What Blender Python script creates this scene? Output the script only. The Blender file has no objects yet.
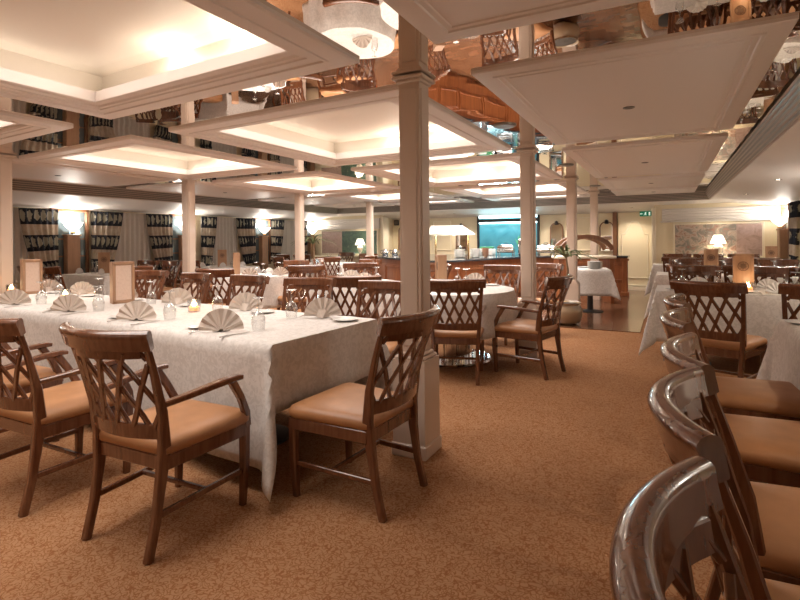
import bpy, bmesh, math, random
from mathutils import Vector, Matrix
rnd = random.Random(7)
PI = math.pi
SC = bpy.context.scene
COL = SC.collection

# ------------------------------------------------------------------ camera
TH = math.atan(267/505.0); ROLL = math.radians(.5)
F = Vector((-math.sin(TH), math.cos(TH), 0)); R = Vector((math.cos(TH), math.sin(TH), 0)); U = Vector((0, 0, 1))
r_ = R*math.cos(ROLL) - U*math.sin(ROLL); u_ = U*math.cos(ROLL) + R*math.sin(ROLL)
cam = bpy.data.cameras.new('camera'); co = bpy.data.objects.new('camera', cam); COL.objects.link(co)
M = Matrix((r_, u_, -F)).transposed().to_4x4(); M.translation = Vector((0, 0, 1.3)); co.matrix_world = M
cam.sensor_width = 36; cam.lens = 505/800*36; cam.shift_y = -59.7/800; cam.clip_start = .02; cam.clip_end = 100
SC.camera = co
# ------------------------------------------------------------------ world + exposure
w = bpy.data.worlds.new('world'); SC.world = w; w.use_nodes = True
w.node_tree.nodes['Background'].inputs[0].default_value = (.02, .03, .05, 1)
w.node_tree.nodes['Background'].inputs[1].default_value = .5
vs = SC.view_settings; vs.view_transform = 'Standard'; vs.look = 'None'; vs.gamma = 1; vs.use_curve_mapping = False
vs.exposure = 0.42
COVE_W, COVE_C = .55, (1, .86, .70)
RECESS_W, RECESS_C = 33.0, (1, .925, .86)
SCONCE_W, CANDLE_W = 22.0, .5
SPOT_W = 14.0

# ------------------------------------------------------------------ materials
def mat(name, color, rough=.5, metal=0, coat=0, emit=None, es=1.0, spec=.5):
    m = bpy.data.materials.new(name); m.use_nodes = True
    b = m.node_tree.nodes['Principled BSDF']
    b.inputs['Base Color'].default_value = (*color, 1); b.inputs['Roughness'].default_value = rough
    b.inputs['Metallic'].default_value = metal; b.inputs['Coat Weight'].default_value = coat
    b.inputs['Coat Roughness'].default_value = .07; b.inputs['Specular IOR Level'].default_value = spec
    if emit: b.inputs['Emission Color'].default_value = (*emit, 1); b.inputs['Emission Strength'].default_value = es
    return m
class N:                                   # tiny node-tree writer
    def __init__(s, m): s.t = m.node_tree; s.b = s.t.nodes['Principled BSDF']
    def n(s, typ, **kw):
        x = s.t.nodes.new(typ)
        for k, v in kw.items():
            if k in x.inputs: x.inputs[k].default_value = v
            else: setattr(x, k, v)
        return x
    def l(s, a, b): s.t.links.new(a, b)
    def ramp(s, src, stops):
        x = s.n('ShaderNodeValToRGB'); e = x.color_ramp.elements
        while len(e) < len(stops): e.new(.5)
        for i, (p, c) in enumerate(stops): e[i].position = p; e[i].color = (*c, 1)
        s.l(src, x.inputs[0]); return x.outputs[0]
    def coord(s, scale=(1, 1, 1), out='Object'):
        tc = s.n('ShaderNodeTexCoord'); mp = s.n('ShaderNodeMapping'); mp.inputs['Scale'].default_value = scale
        s.l(tc.outputs[out], mp.inputs[0]); return mp.outputs[0]
    def noise(s, vec, scale, detail=3, dist=0, rough=.5):
        x = s.n('ShaderNodeTexNoise'); s.l(vec, x.inputs['Vector']); x.inputs['Scale'].default_value = scale
        x.inputs['Detail'].default_value = detail; x.inputs['Distortion'].default_value = dist; x.inputs['Roughness'].default_value = rough
        return x.outputs['Fac']
    def bump(s, h, strength=.2, dist=.01):
        x = s.n('ShaderNodeBump'); x.inputs['Strength'].default_value = strength; x.inputs['Distance'].default_value = dist
        s.l(h, x.inputs['Height']); s.l(x.outputs[0], s.b.inputs['Normal'])
    def math(s, op, a, b=None):
        x = s.n('ShaderNodeMath', operation=op)
        for i, v in enumerate((a, b)):
            if v is None: continue
            if isinstance(v, (int, float)): x.inputs[i].default_value = v
            else: s.l(v, x.inputs[i])
        return x.outputs[0]

def wood(name, c1, c2, rough=.32, coat=.35, scale=(6, 6, 60), grain=3.0):
    m = mat(name, c1, rough, 0, coat); k = N(m)
    v = k.coord(scale); f = k.noise(v, grain, 4, .6)
    k.l(k.ramp(f, [(.3, c1), (.7, c2)]), k.b.inputs['Base Color']); return m
MW = wood('walnut_wood', (.105, .032, .012), (.17, .066, .030), .26, .8, (30, 30, 3), 1.4)
MWC = wood('counter_wood', (.21, .062, .018), (.31, .105, .034), .4, .15, (14, 14, 1.5), 1.3)
MWL = wood('light_wood', (.36, .20, .115), (.45, .265, .155), .45, .1, (12, 12, 2), 1.5)
MWT = wood('trim_wood', (.16, .07, .035), (.24, .11, .05), .4, .2, (12, 12, 2), 1.5)
ML = mat('tan_leather', (.44, .185, .062), .42); k = N(ML)
f = k.noise(k.coord((1, 1, 1)), 9, 3); k.l(k.ramp(f, [(.3, (.34, .155, .062)), (.75, (.44, .21, .09))]), k.b.inputs['Base Color'])
k.bump(k.noise(k.coord(), 160, 2), .08, .002)
# damask cloth
MC = mat('white_damask', (.66, .62, .58), .8, spec=.2); k = N(MC)
v = k.coord(); f = k.noise(v, 26, 2, 1.5)
k.l(k.ramp(f, [(.44, (.60, .56, .525)), (.56, (.69, .65, .615))]), k.b.inputs['Base Color']); k.bump(k.noise(v, 30, 4), .25, .004)
MN = mat('napkin_linen', (.66, .57, .50), .85, spec=.2)
MN2 = mat('white_linen', (.78, .76, .74), .85, spec=.2)
MP = mat('porcelain', (.82, .80, .77), .18)
MS = mat('cutlery_steel', (.62, .60, .58), .2, 1)
MCH = mat('chrome', (.75, .76, .78), .08, 1)
MBR = mat('brass', (.62, .42, .2), .25, 1)
# glassware: cheap clear glass
def clear(name, tint=(.93, .94, .94), lo=.10, hi=.9):
    m = bpy.data.materials.new(name); m.use_nodes = True; t = m.node_tree; t.nodes.clear()
    o = t.nodes.new('ShaderNodeOutputMaterial'); mx = t.nodes.new('ShaderNodeMixShader')
    tr = t.nodes.new('ShaderNodeBsdfTransparent'); tr.inputs[0].default_value = (*tint, 1)
    gl = t.nodes.new('ShaderNodeBsdfGlossy'); gl.inputs['Roughness'].default_value = .03
    lw = t.nodes.new('ShaderNodeLayerWeight'); lw.inputs[0].default_value = .35
    mr = t.nodes.new('ShaderNodeMapRange'); mr.inputs[3].default_value = lo; mr.inputs[4].default_value = hi
    t.links.new(lw.outputs['Facing'], mr.inputs[0]); t.links.new(mr.outputs[0], mx.inputs[0])
    t.links.new(tr.outputs[0], mx.inputs[1]); t.links.new(gl.outputs[0], mx.inputs[2]); t.links.new(mx.outputs[0], o.inputs[0]); return m
MG = clear('clear_glass'); MPG = clear('pane_glass', (.9, .95, .97), .04, .35)
MPA = mat('painted_panel', (.74, .655, .60), .5)
MCO = mat('column_paint', (.60, .475, .385), .4, 0, .15)
MTP = mat('coffer_white', (.82, .76, .68), .6)
MWALL = mat('cream_wall', (.80, .70, .50), .6)
MCRM = mat('cream_trim', (.84, .76, .60), .5)
MSOF = mat('soffit_paint', (.76, .71, .66), .55)
MVENT = mat('vent_metal', (.20, .18, .16), .35, .6)
MVENT2 = mat('vent_slat', (.44, .37, .32), .45, .2)
MBLK = mat('black_metal', (.02, .02, .022), .4)
# mirror ceiling with gently rippled sheets
MM = mat('ceiling_mirror', (.86, .80, .74), .012, 1); k = N(MM)
k.bump(k.noise(k.coord((1, 1, 1)), 3.0, 1, .3), .16, .010)
MMI = mat('plain_mirror', (.85, .88, .88), .02, 1)
# carpet with a dense scrolling pattern
MCARP = mat('carpet_pile', (.4, .2, .08), .95, spec=.1); k = N(MCARP)
v = k.coord((1, 1, 1)); n1 = k.n('ShaderNodeTexNoise'); k.l(v, n1.inputs['Vector']); n1.inputs['Scale'].default_value = 17; n1.inputs['Detail'].default_value = 1.5
va = k.n('ShaderNodeVectorMath', operation='SCALE'); k.l(n1.outputs['Color'], va.inputs[0]); va.inputs['Scale'].default_value = .30
vb = k.n('ShaderNodeVectorMath', operation='ADD'); k.l(v, vb.inputs[0]); k.l(va.outputs[0], vb.inputs[1])
vo = k.n('ShaderNodeTexVoronoi', feature='DISTANCE_TO_EDGE'); k.l(vb.outputs[0], vo.inputs['Vector']); vo.inputs['Scale'].default_value = 22
f2 = k.noise(v, 120, 2); f3 = k.math('ADD', vo.outputs['Distance'], k.math('MULTIPLY', f2, .10))
c1 = k.ramp(f3, [(.075, (.275, .112, .042)), (.19, (.41, .222, .116))])
big = k.noise(v, 1.1, 2); mx = k.n('ShaderNodeMix', data_type='RGBA', blend_type='MULTIPLY'); mx.inputs[0].default_value = .35
k.l(c1, mx.inputs[6]); k.l(k.ramp(big, [(.3, (.72, .66, .6)), (.7, (1, 1, 1))]), mx.inputs[7]); k.l(mx.outputs[2], k.b.inputs['Base Color'])
k.bump(k.noise(v, 250, 2), .5, .006)
# dark parquet
MPQ = mat('parquet', (.16, .075, .035), .22, 0, .4); k = N(MPQ)
v = k.coord((1, 1, 1)); bt = k.n('ShaderNodeTexBrick'); k.l(v, bt.inputs['Vector'])
bt.inputs['Color1'].default_value = (.13, .056, .027, 1); bt.inputs['Color2'].default_value = (.18, .085, .044, 1); bt.inputs['Mortar'].default_value = (.06, .028, .015, 1)
bt.inputs['Scale'].default_value = 3; bt.inputs['Mortar Size'].default_value = .006; k.l(bt.outputs['Color'], k.b.inputs['Base Color'])
# black granite
MGR = mat('dark_granite', (.035, .04, .05), .12, 0, .3); k = N(MGR)
k.l(k.ramp(k.noise(k.coord(), 60, 3), [(.4, (.02, .024, .03)), (.7, (.08, .09, .10))]), k.b.inputs['Base Color'])
# banded drape fabric (uses its own cloth UV)
MCUR = mat('banded_drape', (.1, .1, .12), .8, spec=.2); k = N(MCUR)
uv = k.n('ShaderNodeTexCoord').outputs['UV']; sx = k.n('ShaderNodeSeparateXYZ'); k.l(uv, sx.inputs[0])
fr = k.math('FRACT', k.math('MULTIPLY', sx.outputs[1], 2.55))
band = k.math('LESS_THAN', fr, .54)
vo = k.n('ShaderNodeTexVoronoi', feature='SMOOTH_F1'); vo.inputs['Scale'].default_value = 1; mp = k.n('ShaderNodeMapping'); mp.inputs['Scale'].default_value = (5.6, 5.6, 1)
k.l(uv, mp.inputs[0]); k.l(mp.outputs[0], vo.inputs['Vector']); vo.inputs['Randomness'].default_value = .45
gu = k.math('SUBTRACT', k.math('FRACT', k.math('MULTIPLY', sx.outputs[0], 5.2)), .5); gv = k.math('MULTIPLY', k.math('SUBTRACT', fr, .27), 1.75)
ro_ = k.math('SQRT', k.math('ADD', k.math('MULTIPLY', gu, gu), k.math('MULTIPLY', gv, gv)))           # one blossom per cell of the dark band
pet = k.math('ADD', ro_, k.math('MULTIPLY', k.noise(mp.outputs[0], 3.4, 2), .55))
dark = k.ramp(pet, [(.585, (.38, .36, .29)), (.63, (.022, .026, .038))])
beige = k.ramp(k.noise(mp.outputs[0], 2.5, 2), [(.35, (.42, .345, .27)), (.65, (.52, .44, .36))])
edge = k.math('LESS_THAN', k.math('ABSOLUTE', k.math('SUBTRACT', fr, .57)), .03)
mx = k.n('ShaderNodeMix', data_type='RGBA'); k.l(band, mx.inputs[0]); k.l(beige, mx.inputs[6]); k.l(dark, mx.inputs[7])
mx2 = k.n('ShaderNodeMix', data_type='RGBA'); k.l(edge, mx2.inputs[0]); k.l(mx.outputs[2], mx2.inputs[6]); mx2.inputs[7].default_value = (.02, .022, .03, 1)
k.l(mx2.outputs[2], k.b.inputs['Base Color'])
MSH = mat('grey_sheer', (.58, .54, .50), .85, spec=.1)
MNIGHT = mat('night_pane', (.20, .26, .29), .06, .55)
MEM = mat('lit_shade', (1, .95, .88), .5, emit=(1, .93, .82), es=2.2)
MBULB = mat('hot_lamp', (1, 1, 1), .5, emit=(1, .97, .92), es=60)
MSPOT = mat('spot_lens', (1, 1, 1), .5, emit=(1, .93, .8), es=14)
MTUBE = mat('cool_tube', (.9, 1, 1), .5, emit=(.75, .97, 1), es=9)
MFLAME = mat('candle_flame', (1, .6, .3), .5, emit=(1, .62, .25), es=22)
MWAX = mat('candle_wax', (.9, .35, .12), .5, emit=(1, .22, .05), es=1.3)
MPAP = mat('menu_paper', (.70, .52, .42), .7); k = N(MPAP)
v = k.coord((1, 1, 1)); wv = k.n('ShaderNodeTexWave', wave_type='BANDS', bands_direction='Z'); k.l(v, wv.inputs[0]); wv.inputs['Scale'].default_value = 28; wv.inputs['Distortion'].default_value = .0
msk = k.math('MULTIPLY', wv.outputs['Fac'], k.noise(k.coord((60, 60, 30)), 1.4, 1)); k.l(k.ramp(msk, [(.36, (.70, .53, .43)), (.6, (.58, .41, .32))]), k.b.inputs['Base Color'])
MEMB = mat('emblem_ink', (.16, .085, .05), .5)
MGREEN = mat('exit_green', (.0, .12, .06), .4, emit=(.0, .16, .08), es=.4); MWHT = mat('sign_white', (.85, .9, .88), .5, emit=(.8, 1, .9), es=.35)
MLEAF = mat('leaf_green', (.13, .17, .07), .45); MSTEM = mat('plant_stem', (.20, .13, .07), .7)
MPOT = mat('glazed_pot', (.34, .25, .16), .2, 0, .4); MSOIL = mat('soil', (.05, .035, .025), .95)
MSHADE = mat('lampshade_fabric', (.95, .88, .76), .7, emit=(1, .88, .68), es=2.2)
MURN = mat('white_ceramic', (.82, .76, .68), .3)
MBLUE = mat('backlit_blue', (.05, .2, .24), .3, emit=(.10, .36, .44), es=.55); k = N(MBLUE)
f = k.noise(k.coord((1.2, 1, 1.2)), 1.8, 4, .6); k.l(k.ramp(f, [(.3, (.03, .17, .24)), (.55, (.10, .36, .43)), (.75, (.30, .62, .66))]), k.b.inputs['Emission Color'])
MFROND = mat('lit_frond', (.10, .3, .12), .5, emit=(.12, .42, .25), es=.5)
def mural(name, cols, sc):
    m = mat(name, cols[0], .55); k = N(m); f = k.noise(k.coord((1, 1, 1.3)), sc, 6, 1.2, .62); n = len(cols)
    k.l(k.ramp(f, [(.28+.44*i/(n-1), c) for i, c in enumerate(cols)]), k.b.inputs['Base Color']); return m
MMU = mural('faded_mural', [(.12, .07, .06), (.34, .20, .17), (.22, .22, .20), (.50, .40, .34), (.26, .13, .10), (.60, .53, .47)], 3.6)
MMU2 = mural('green_mural', [(.03, .06, .05), (.10, .17, .13), (.05, .09, .08), (.28, .34, .28)], 5.0)
MMU3 = mural('pink_mural', [(.28, .19, .17), (.42, .30, .27), (.24, .16, .14)], 5)

# ------------------------------------------------------------------ mesh builder
class MB:
    def __init__(s): s.bm = bmesh.new()
    def poly(s, pts):
        try: return s.bm.faces.new([s.bm.verts.new(p) for p in pts])
        except ValueError: pass
    def box(s, c, d, bev=0, rz=0, rot=None):
        m = Matrix.Translation(c) @ (rot.to_4x4() if rot else Matrix.Rotation(rz, 4, 'Z')) @ Matrix.Diagonal((*d, 1))
        g = bmesh.ops.create_cube(s.bm, size=1, matrix=m)
        if bev:
            es = list({e for v in g['verts'] for e in v.link_edges})
            bmesh.ops.bevel(s.bm, geom=es, offset=bev, segments=1, affect='EDGES', clamp_overlap=True)
        return s
    def loops(s, rings, closed=True, cap=True):
        vs = [[s.bm.verts.new(p) for p in r] for r in rings]
        for a, b in zip(vs, vs[1:]):
            n = len(a)
            for i in range(n if closed else n-1): s.bm.faces.new((a[i], a[(i+1) % n], b[(i+1) % n], b[i]))
        if cap: s.bm.faces.new(vs[0][::-1]); s.bm.faces.new(vs[-1])
        return s
    def sweep(s, pts, sizes, side=(1, 0, 0), ch=.18):
        """rounded rectangular bar along pts; sizes (width along side, thickness)"""
        pts = [Vector(p) for p in pts]; rings = []
        if not isinstance(sizes, list): sizes = [sizes]*len(pts)
        for i, p in enumerate(pts):
            t = (pts[min(i+1, len(pts)-1)] - pts[max(i-1, 0)]).normalized()
            sd = Vector(side) if not callable(side) else Vector(side(i))
            sd = (sd - t*sd.dot(t)).normalized(); n = t.cross(sd)
            a, b = sizes[i][0]/2, sizes[i][1]/2; c = ch*2*min(a, b)
            prof = [(a-c, -b), (a, -b+c), (a, b-c), (a-c, b), (-a+c, b), (-a, b-c), (-a, -b+c), (-a+c, -b)]
            rings.append([p + sd*x + n*y for x, y in prof])
        return s.loops(rings)
    def tube(s, pts, r, n=8):
        pts = [Vector(p) for p in pts]; rings = []
        for i, p in enumerate(pts):
            t = (pts[min(i+1, len(pts)-1)] - pts[max(i-1, 0)]).normalized()
            a = t.cross(Vector((.3, .2, 1)) if abs(t.z) < .9 else Vector((1, 0, 0))).normalized(); b = t.cross(a)
            rr = r[i] if isinstance(r, list) else r
            rings.append([p + (a*math.cos(q*2*PI/n) + b*math.sin(q*2*PI/n))*rr for q in range(n)])
        return s.loops(rings)
    def lathe(s, prof, n=20, c=(0, 0, 0), cap=True):
        return s.loops([[(c[0]+r*math.cos(q*2*PI/n), c[1]+r*math.sin(q*2*PI/n), c[2]+z) for q in range(n)] for r, z in prof], True, cap)
    def grid(s, fn, nu, nv, uv=False):
        vs = [[s.bm.verts.new(fn(i/nu, j/nv)) for i in range(nu+1)] for j in range(nv+1)]
        L = s.bm.loops.layers.uv.verify() if uv else None
        for j in range(nv):
            for i in range(nu):
                f = s.bm.faces.new((vs[j][i], vs[j][i+1], vs[j+1][i+1], vs[j+1][i]))
                if uv:
                    for l, (a, b) in zip(f.loops, ((i, j), (i+1, j), (i+1, j+1), (i, j+1))): l[L].uv = (a/nu*uv[0], b/nv*uv[1])
        return s
    def build(s, name, m, parent=None, smooth=None, loc=None):
        bmesh.ops.recalc_face_normals(s.bm, faces=s.bm.faces[:])
        me = bpy.data.meshes.new(name); s.bm.to_mesh(me); s.bm.free(); me.materials.append(m)
        if smooth:
            me.shade_smooth(); me.set_sharp_from_angle(angle=math.radians(smooth))
        o = bpy.data.objects.new(name, me); COL.objects.link(o)
        if parent: o.parent = parent
        if loc: o.location = loc
        return o
def tag(o, label=None, cat=None, group=None, kind=None):
    for k_, v_ in (('label', label), ('category', cat), ('group', group), ('kind', kind)):
        if v_: o[k_] = v_
    return o
def thing(name, label, cat, loc=(0, 0, 0), rz=0, group=None):
    o = bpy.data.objects.new(name, None); COL.objects.link(o); o.location = loc; o.rotation_euler = (0, 0, rz)
    return tag(o, label, cat, group)
def kids(o): return KIDS.get(o.name) or [c for c in bpy.data.objects if c.parent == o]
KIDS = {}
def freeze(o):                             # remember a prototype's tree once, for cheap copying
    KIDS[o.name] = [c for c in bpy.data.objects if c.parent == o]
    for c in KIDS[o.name]: freeze(c)
    return o
def copy_tree(o, parent=None):
    c = o.copy(); COL.objects.link(c)
    if parent: c.parent = parent
    for ch in KIDS.get(o.name, []): copy_tree(ch, c)
    return c
USED = set()
def place(proto, loc, rz, label, group=None):
    if proto.name in USED: o = copy_tree(proto)
    else: o = proto; USED.add(proto.name)
    o.location = loc; o.rotation_euler = (0, 0, rz); o['label'] = label
    if group: o['group'] = group
    return o
def struct(mb, name, m, **kw): return tag(mb.build(name, m, **kw), kind='structure')
def aim(dx, dy): return math.atan2(dy, dx) - PI/2     # rotation that turns local +Y to (dx,dy)

# ================================================================== SETTING
XL, XR, YB, YF = -10.15, 2.15, -3.2, 13.9
ZM = 2.30
KS = 1.089                               # plan scale of the panel grid
b = MB(); b.poly([(XL, YB, 0), (XR, YB, 0), (XR, YF, 0), (XL, YF, 0)]); struct(b, 'floor', MCARP)
b = MB(); b.box((-5.2, 10.78, .003), (9.7, 6.24, .008)); b.box((-5.2, 7.66, .006), (9.7, .03, .012)); b.box((-.35, 10.78, .006), (.03, 6.24, .012)); struct(b, 'floor_parquet', MPQ)
b = MB(); b.box((XL-.05, (YB+YF)/2, 1.25), (.1, YF-YB, 2.5)); struct(b, 'wall_left', MWALL)
b = MB(); b.box((XR+.05, (YB+YF)/2, 1.25), (.1, YF-YB, 2.5)); struct(b, 'wall_right', MWALL)
b = MB(); b.box((-4, YB-.05, 1.25), (13, .1, 2.5)); struct(b, 'wall_back', MWALL)
b = MB(); b.box((-4, YF+.05, 1.25), (13, .1, 2.5)); struct(b, 'wall_front', MWALL)
for x0, x1 in ((-.25, XR), (XL, -7.6)):
    b = MB(); b.box(((x0+x1)/2, 13.55, 1.05), (x1-x0, .7, 2.1)); struct(b, 'wall_mural', MWALL)
b = MB(); b.box((-4, (YB+YF)/2, 2.75), (13, YF-YB+.2, .1)); struct(b, 'ceiling', MSOF)
# coffers: corner quads (slightly fanned grid), holes in the mirror sheet
VX0, VX1, VY1 = -8.9, .73, 12.8
TX = tuple((a*KS, c*KS) for a, c in ((-3.58, -1.37), (-6.1, -4.1))); TY = tuple((a*KS, c*KS) for a, c in ((-2.7, -.45), (0.0, 2.17), (2.66, 4.98), (5.42, 7.82), (8.3, 10.3), (10.6, 11.6)))
def skew(x, y): return y - max(0, min(1, (6.5-y)/5.5))*.065*(x+1.49)
def inset(q, i): # q: (x0,x1,y0,y1) + skewed corners
    x0, x1, y0, y1 = q; x0 += i; x1 -= i
    return [(x0, skew(x0, y0)+i), (x1, skew(x1, y0)+i), (x1, skew(x1, y1)-i), (x0, skew(x0, y1)-i)]
xs = [VX0, TX[1][0]+.19, TX[1][1]-.19, TX[0][0]+.19, TX[0][1]-.19, VX1]; holesY = [(a+.27, c-.1) for a, c in TY]
ys = [YB] + [y for h in holesY for y in h] + [VY1]
b = MB()
for i in range(len(xs)-1):
    for j in range(len(ys)-1):
        if i in (1, 3) and j % 2 == 1: continue
        n_ = 1
        b.poly([(xs[i], ys[j], ZM), (xs[i+1], ys[j], ZM), (xs[i+1], ys[j+1], ZM), (xs[i], ys[j+1], ZM)])
struct(b, 'ceiling_mirror_sheet', MM)
ROWN = ('behind the viewer', 'nearest in view', 'second from the front', 'third from the front', 'fourth from the front', 'farthest back')
def coffer(ci, ri):
    q = (*TX[ci], *TY[ri])
    t = thing('ceiling_coffer', f'recessed glowing ceiling coffer, {ROWN[ri]} in the {("right", "left")[ci]} row of coffers', 'ceiling light', (0, 0, 0), 0, 'lit ceiling coffers')
    b = MB(); prof = [(0, 2.31), (0, 2.282), (.012, 2.275), (.12, 2.275), (.125, 2.268), (.14, 2.268), (.145, 2.278), (.205, 2.278), (.21, 2.286), (.235, 2.286), (.242, 2.30), (.275, 2.305), (.282, 2.312), (.282, 2.385), (.21, 2.385), (.21, 2.40)]
    b.loops([[(x, y, z) for x, y in inset(q, i)] for i, z in prof], True, False); b.build('frame', MPA, t)
    b = MB(); b.loops([[(x, y, z) for x, y in inset(q, i)] for i, z in ((.21, 2.395), (.17, 2.415), (.17, 2.54), (.26, 2.565))], True, False)
    b.poly([(x, y, 2.565) for x, y in inset(q, .26)]); b.build('recess_panel', MTP, t)
    x0, x1, y0, y1 = q; cx = (x0+x1)/2; cy = skew(cx, (y0+y1)/2); lx = x1-x0-.6; ly = y1-y0-.6
    for k_, (px, py, L, rz) in enumerate(((cx, cy-(y1-y0)/2+.215, lx, 0), (cx, cy+(y1-y0)/2-.215, lx, PI), (cx-(x1-x0)/2+.215, cy, ly, -PI/2), (cx+(x1-x0)/2-.215, cy, ly, PI/2))):
        la = bpy.data.lights.new('cove_strip', 'AREA'); la.shape = 'RECTANGLE'; la.size = L; la.size_y = .03; la.energy = COVE_W*(1.15 if k_ == 1 else 1)*L/1.6; la.color = COVE_C
        lo = bpy.data.objects.new('cove_strip', la); COL.objects.link(lo); lo.parent = t
        d = Vector((-math.sin(rz)*.55, math.cos(rz)*.55, .83)); lo.location = (px, py, 2.42); lo.rotation_euler = d.to_track_quat('-Z', 'Y').to_euler()
    la = bpy.data.lights.new('recess_glow', 'AREA'); la.shape = 'RECTANGLE'; la.size = x1-x0-.62; la.size_y = y1-y0-.62; la.energy = RECESS_W*(y1-y0)/2.3*(.45, .85, 1.1, 1.9, 2.3, 2.7)[ri]; la.color = RECESS_C; la.spread = math.radians(135)
    lo = bpy.data.objects.new('recess_glow', la); COL.objects.link(lo); lo.parent = t; lo.location = (cx, cy, 2.55)
    # one warm bulb near the far corner makes the hot patch on the recess
    for fx in (.5, .25):
        la = bpy.data.lights.new('cove_bulb', 'POINT'); la.energy = COVE_W*2.6; la.color = COVE_C; la.shadow_soft_size = .03
        lo = bpy.data.objects.new('cove_bulb', la); COL.objects.link(lo); lo.parent = t
        bx = x1 - (x1-x0)*fx - .1; lo.location = (bx, skew(bx, y1)-.25, 2.44)
    return t
for ri in range(6):
    for ci in range(2): coffer(ci, ri)
# flat panels on both sides of the coffers
def flat_panel(x0, x1, y0, y1, label, spots=1):
    t = thing('ceiling_panel', label, 'ceiling panel', (0, 0, 0), 0, 'flat moulded ceiling panels')
    q = lambda i, z: [(x0+i, y0+i, z), (x1-i, y0+i, z), (x1-i, y1-i, z), (x0+i, y1-i, z)]
    b = MB(); b.loops([q(i, z) for i, z in ((0, 2.31), (0, 2.284), (.01, 2.28), (.10, 2.28), (.105, 2.272), (.12, 2.272), (.125, 2.28), (.15, 2.28), (.155, 2.286), (.18, 2.286), (.185, 2.28), (.22, 2.28))], True, False); b.poly(q(.22, 2.28)); b.build('board', MPA, t)
    c = ((x0+x1)/2, (y0+y1)/2)
    b = MB(); b.lathe([(.042, 2.283), (.042, 2.275), (.03, 2.274), (.027, 2.279)], 16, (*c, 0), True); b.build('downlight', MVENT, t, 40)
PY = tuple((a*KS, c*KS) for a, c in ((-2.7, -.3), (.05, 2.14), (2.62, 5.0), (5.33, 8.02), (8.4, 10.1), (10.4, 11.6)))
for i, (a, c) in enumerate(PY):
    flat_panel(-.94*KS, .49*KS, a, c, f'flat moulded ceiling panel with one downlight, {ROWN[i]} on the right side')
    flat_panel(VX0+.2, -6.85, a, c, f'flat moulded ceiling panel with one downlight, {ROWN[i]} on the window side')
# smoke alarm discs on the mirror
for i, (x, y, l) in enumerate(((-1.25, 4.35, 'dark round vent disc on mirror ceiling just behind nearest column'), (-1.2, 7.1, 'dark round vent disc on mirror ceiling beyond second column'), (-1.2, 10.2, 'dark round vent disc on mirror ceiling beyond third column'))):
    b = MB(); b.lathe([(.10, 2.30), (.10, 2.292), (.085, 2.287), (.05, 2.29)], 24, (x, y, 0)); tag(b.build('ceiling_vent', MVENT, None, 40), l, 'vent')
# ring soffit, slightly falling to the walls, with a louvred step along its inner edge
ZI, ZO = 2.12, 1.95
def ringq(i0, z0, i1, z1, b):
    def q(i, z): return [(VX0-i*(VX0-XL), YB, z), (VX1+i*(XR-VX1), YB, z), (VX1+i*(XR-VX1), VY1+i*(YF-VY1), z), (VX0-i*(VX0-XL), VY1+i*(YF-VY1), z)]
    A, B = q(i0, z0), q(i1, z1)
    for s0, s1 in ((1, 2), (2, 3), (3, 0)): b.poly([A[s0], A[s1], B[s1], B[s0]])
b = MB(); ringq(.07, ZI, 1, ZO, b); ringq(.07, ZI, .07, ZI+.03, b); struct(b, 'ceiling_soffit', MSOF)
b = MB(); ringq(0, ZM+.01, .06, ZI+.02, b); struct(b, 'trim_vent_back', MVENT)
b = MB()
for k_ in range(6):
    g = k_/5; i0 = .058*g; z0 = ZM - (ZM-ZI-.02)*g
    ringq(i0-.003, z0, i0+.004, z0-.011, b); ringq(i0+.004, z0-.011, i0+.012, z0-.003, b)
struct(b, 'trim_vent_slats', MVENT2)
# soffit spots; the far-soffit ones are added to brighten the back wall
for (x, y, l) in ((1.3, 5.1, 'small lit spotlight in right soffit, nearest one'), (1.3, 8.2, 'small lit spotlight in right soffit, second one'), (1.25, 10.8, 'small lit spotlight in right soffit, farthest one'), (1.3, 2.2, 'small lit spotlight in right soffit above the camera side'), (1.3, -.6, 'small lit spotlight in right soffit behind the viewer'),
        (-.75, 13.35, 'added wall-wash spotlight in far soffit above the panelled door'), (-2.6, 13.35, 'added wall-wash spotlight in far soffit right of the serving window'), (-5.3, 13.35, 'added wall-wash spotlight in far soffit left of the serving window'), (-7.0, 13.35, 'added wall-wash spotlight in far soffit above the kettles')):
    z = ZI - (max(x-VX1-.1, 0)/(XR-VX1) if y < VY1 else (y-VY1-.08)/(YF-VY1))*(ZI-ZO) - .004
    t = thing('soffit_spotlight', l, 'spotlight', (x, y, z), 0, 'soffit spotlights')
    b = MB(); b.lathe([(.045, .012), (.045, -.006), (.034, -.008), (.032, 0)], 18); b.build('ring', MCH, t, 40)
    b = MB(); b.lathe([(.031, .0), (.031, -.004), (.01, -.005)], 14); b.build('lens', MSPOT, t)
    la = bpy.data.lights.new('spot_beam', 'SPOT'); la.energy = SPOT_W*(3 if y < 12 else 3.2); la.color = (1, .86, .7); la.spot_size = 2.2; la.spot_blend = .7; la.shadow_soft_size = .05
    lo = bpy.data.objects.new('spot_beam', la); COL.objects.link(lo); lo.parent = t; lo.location = (0, 0, -.02)
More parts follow.
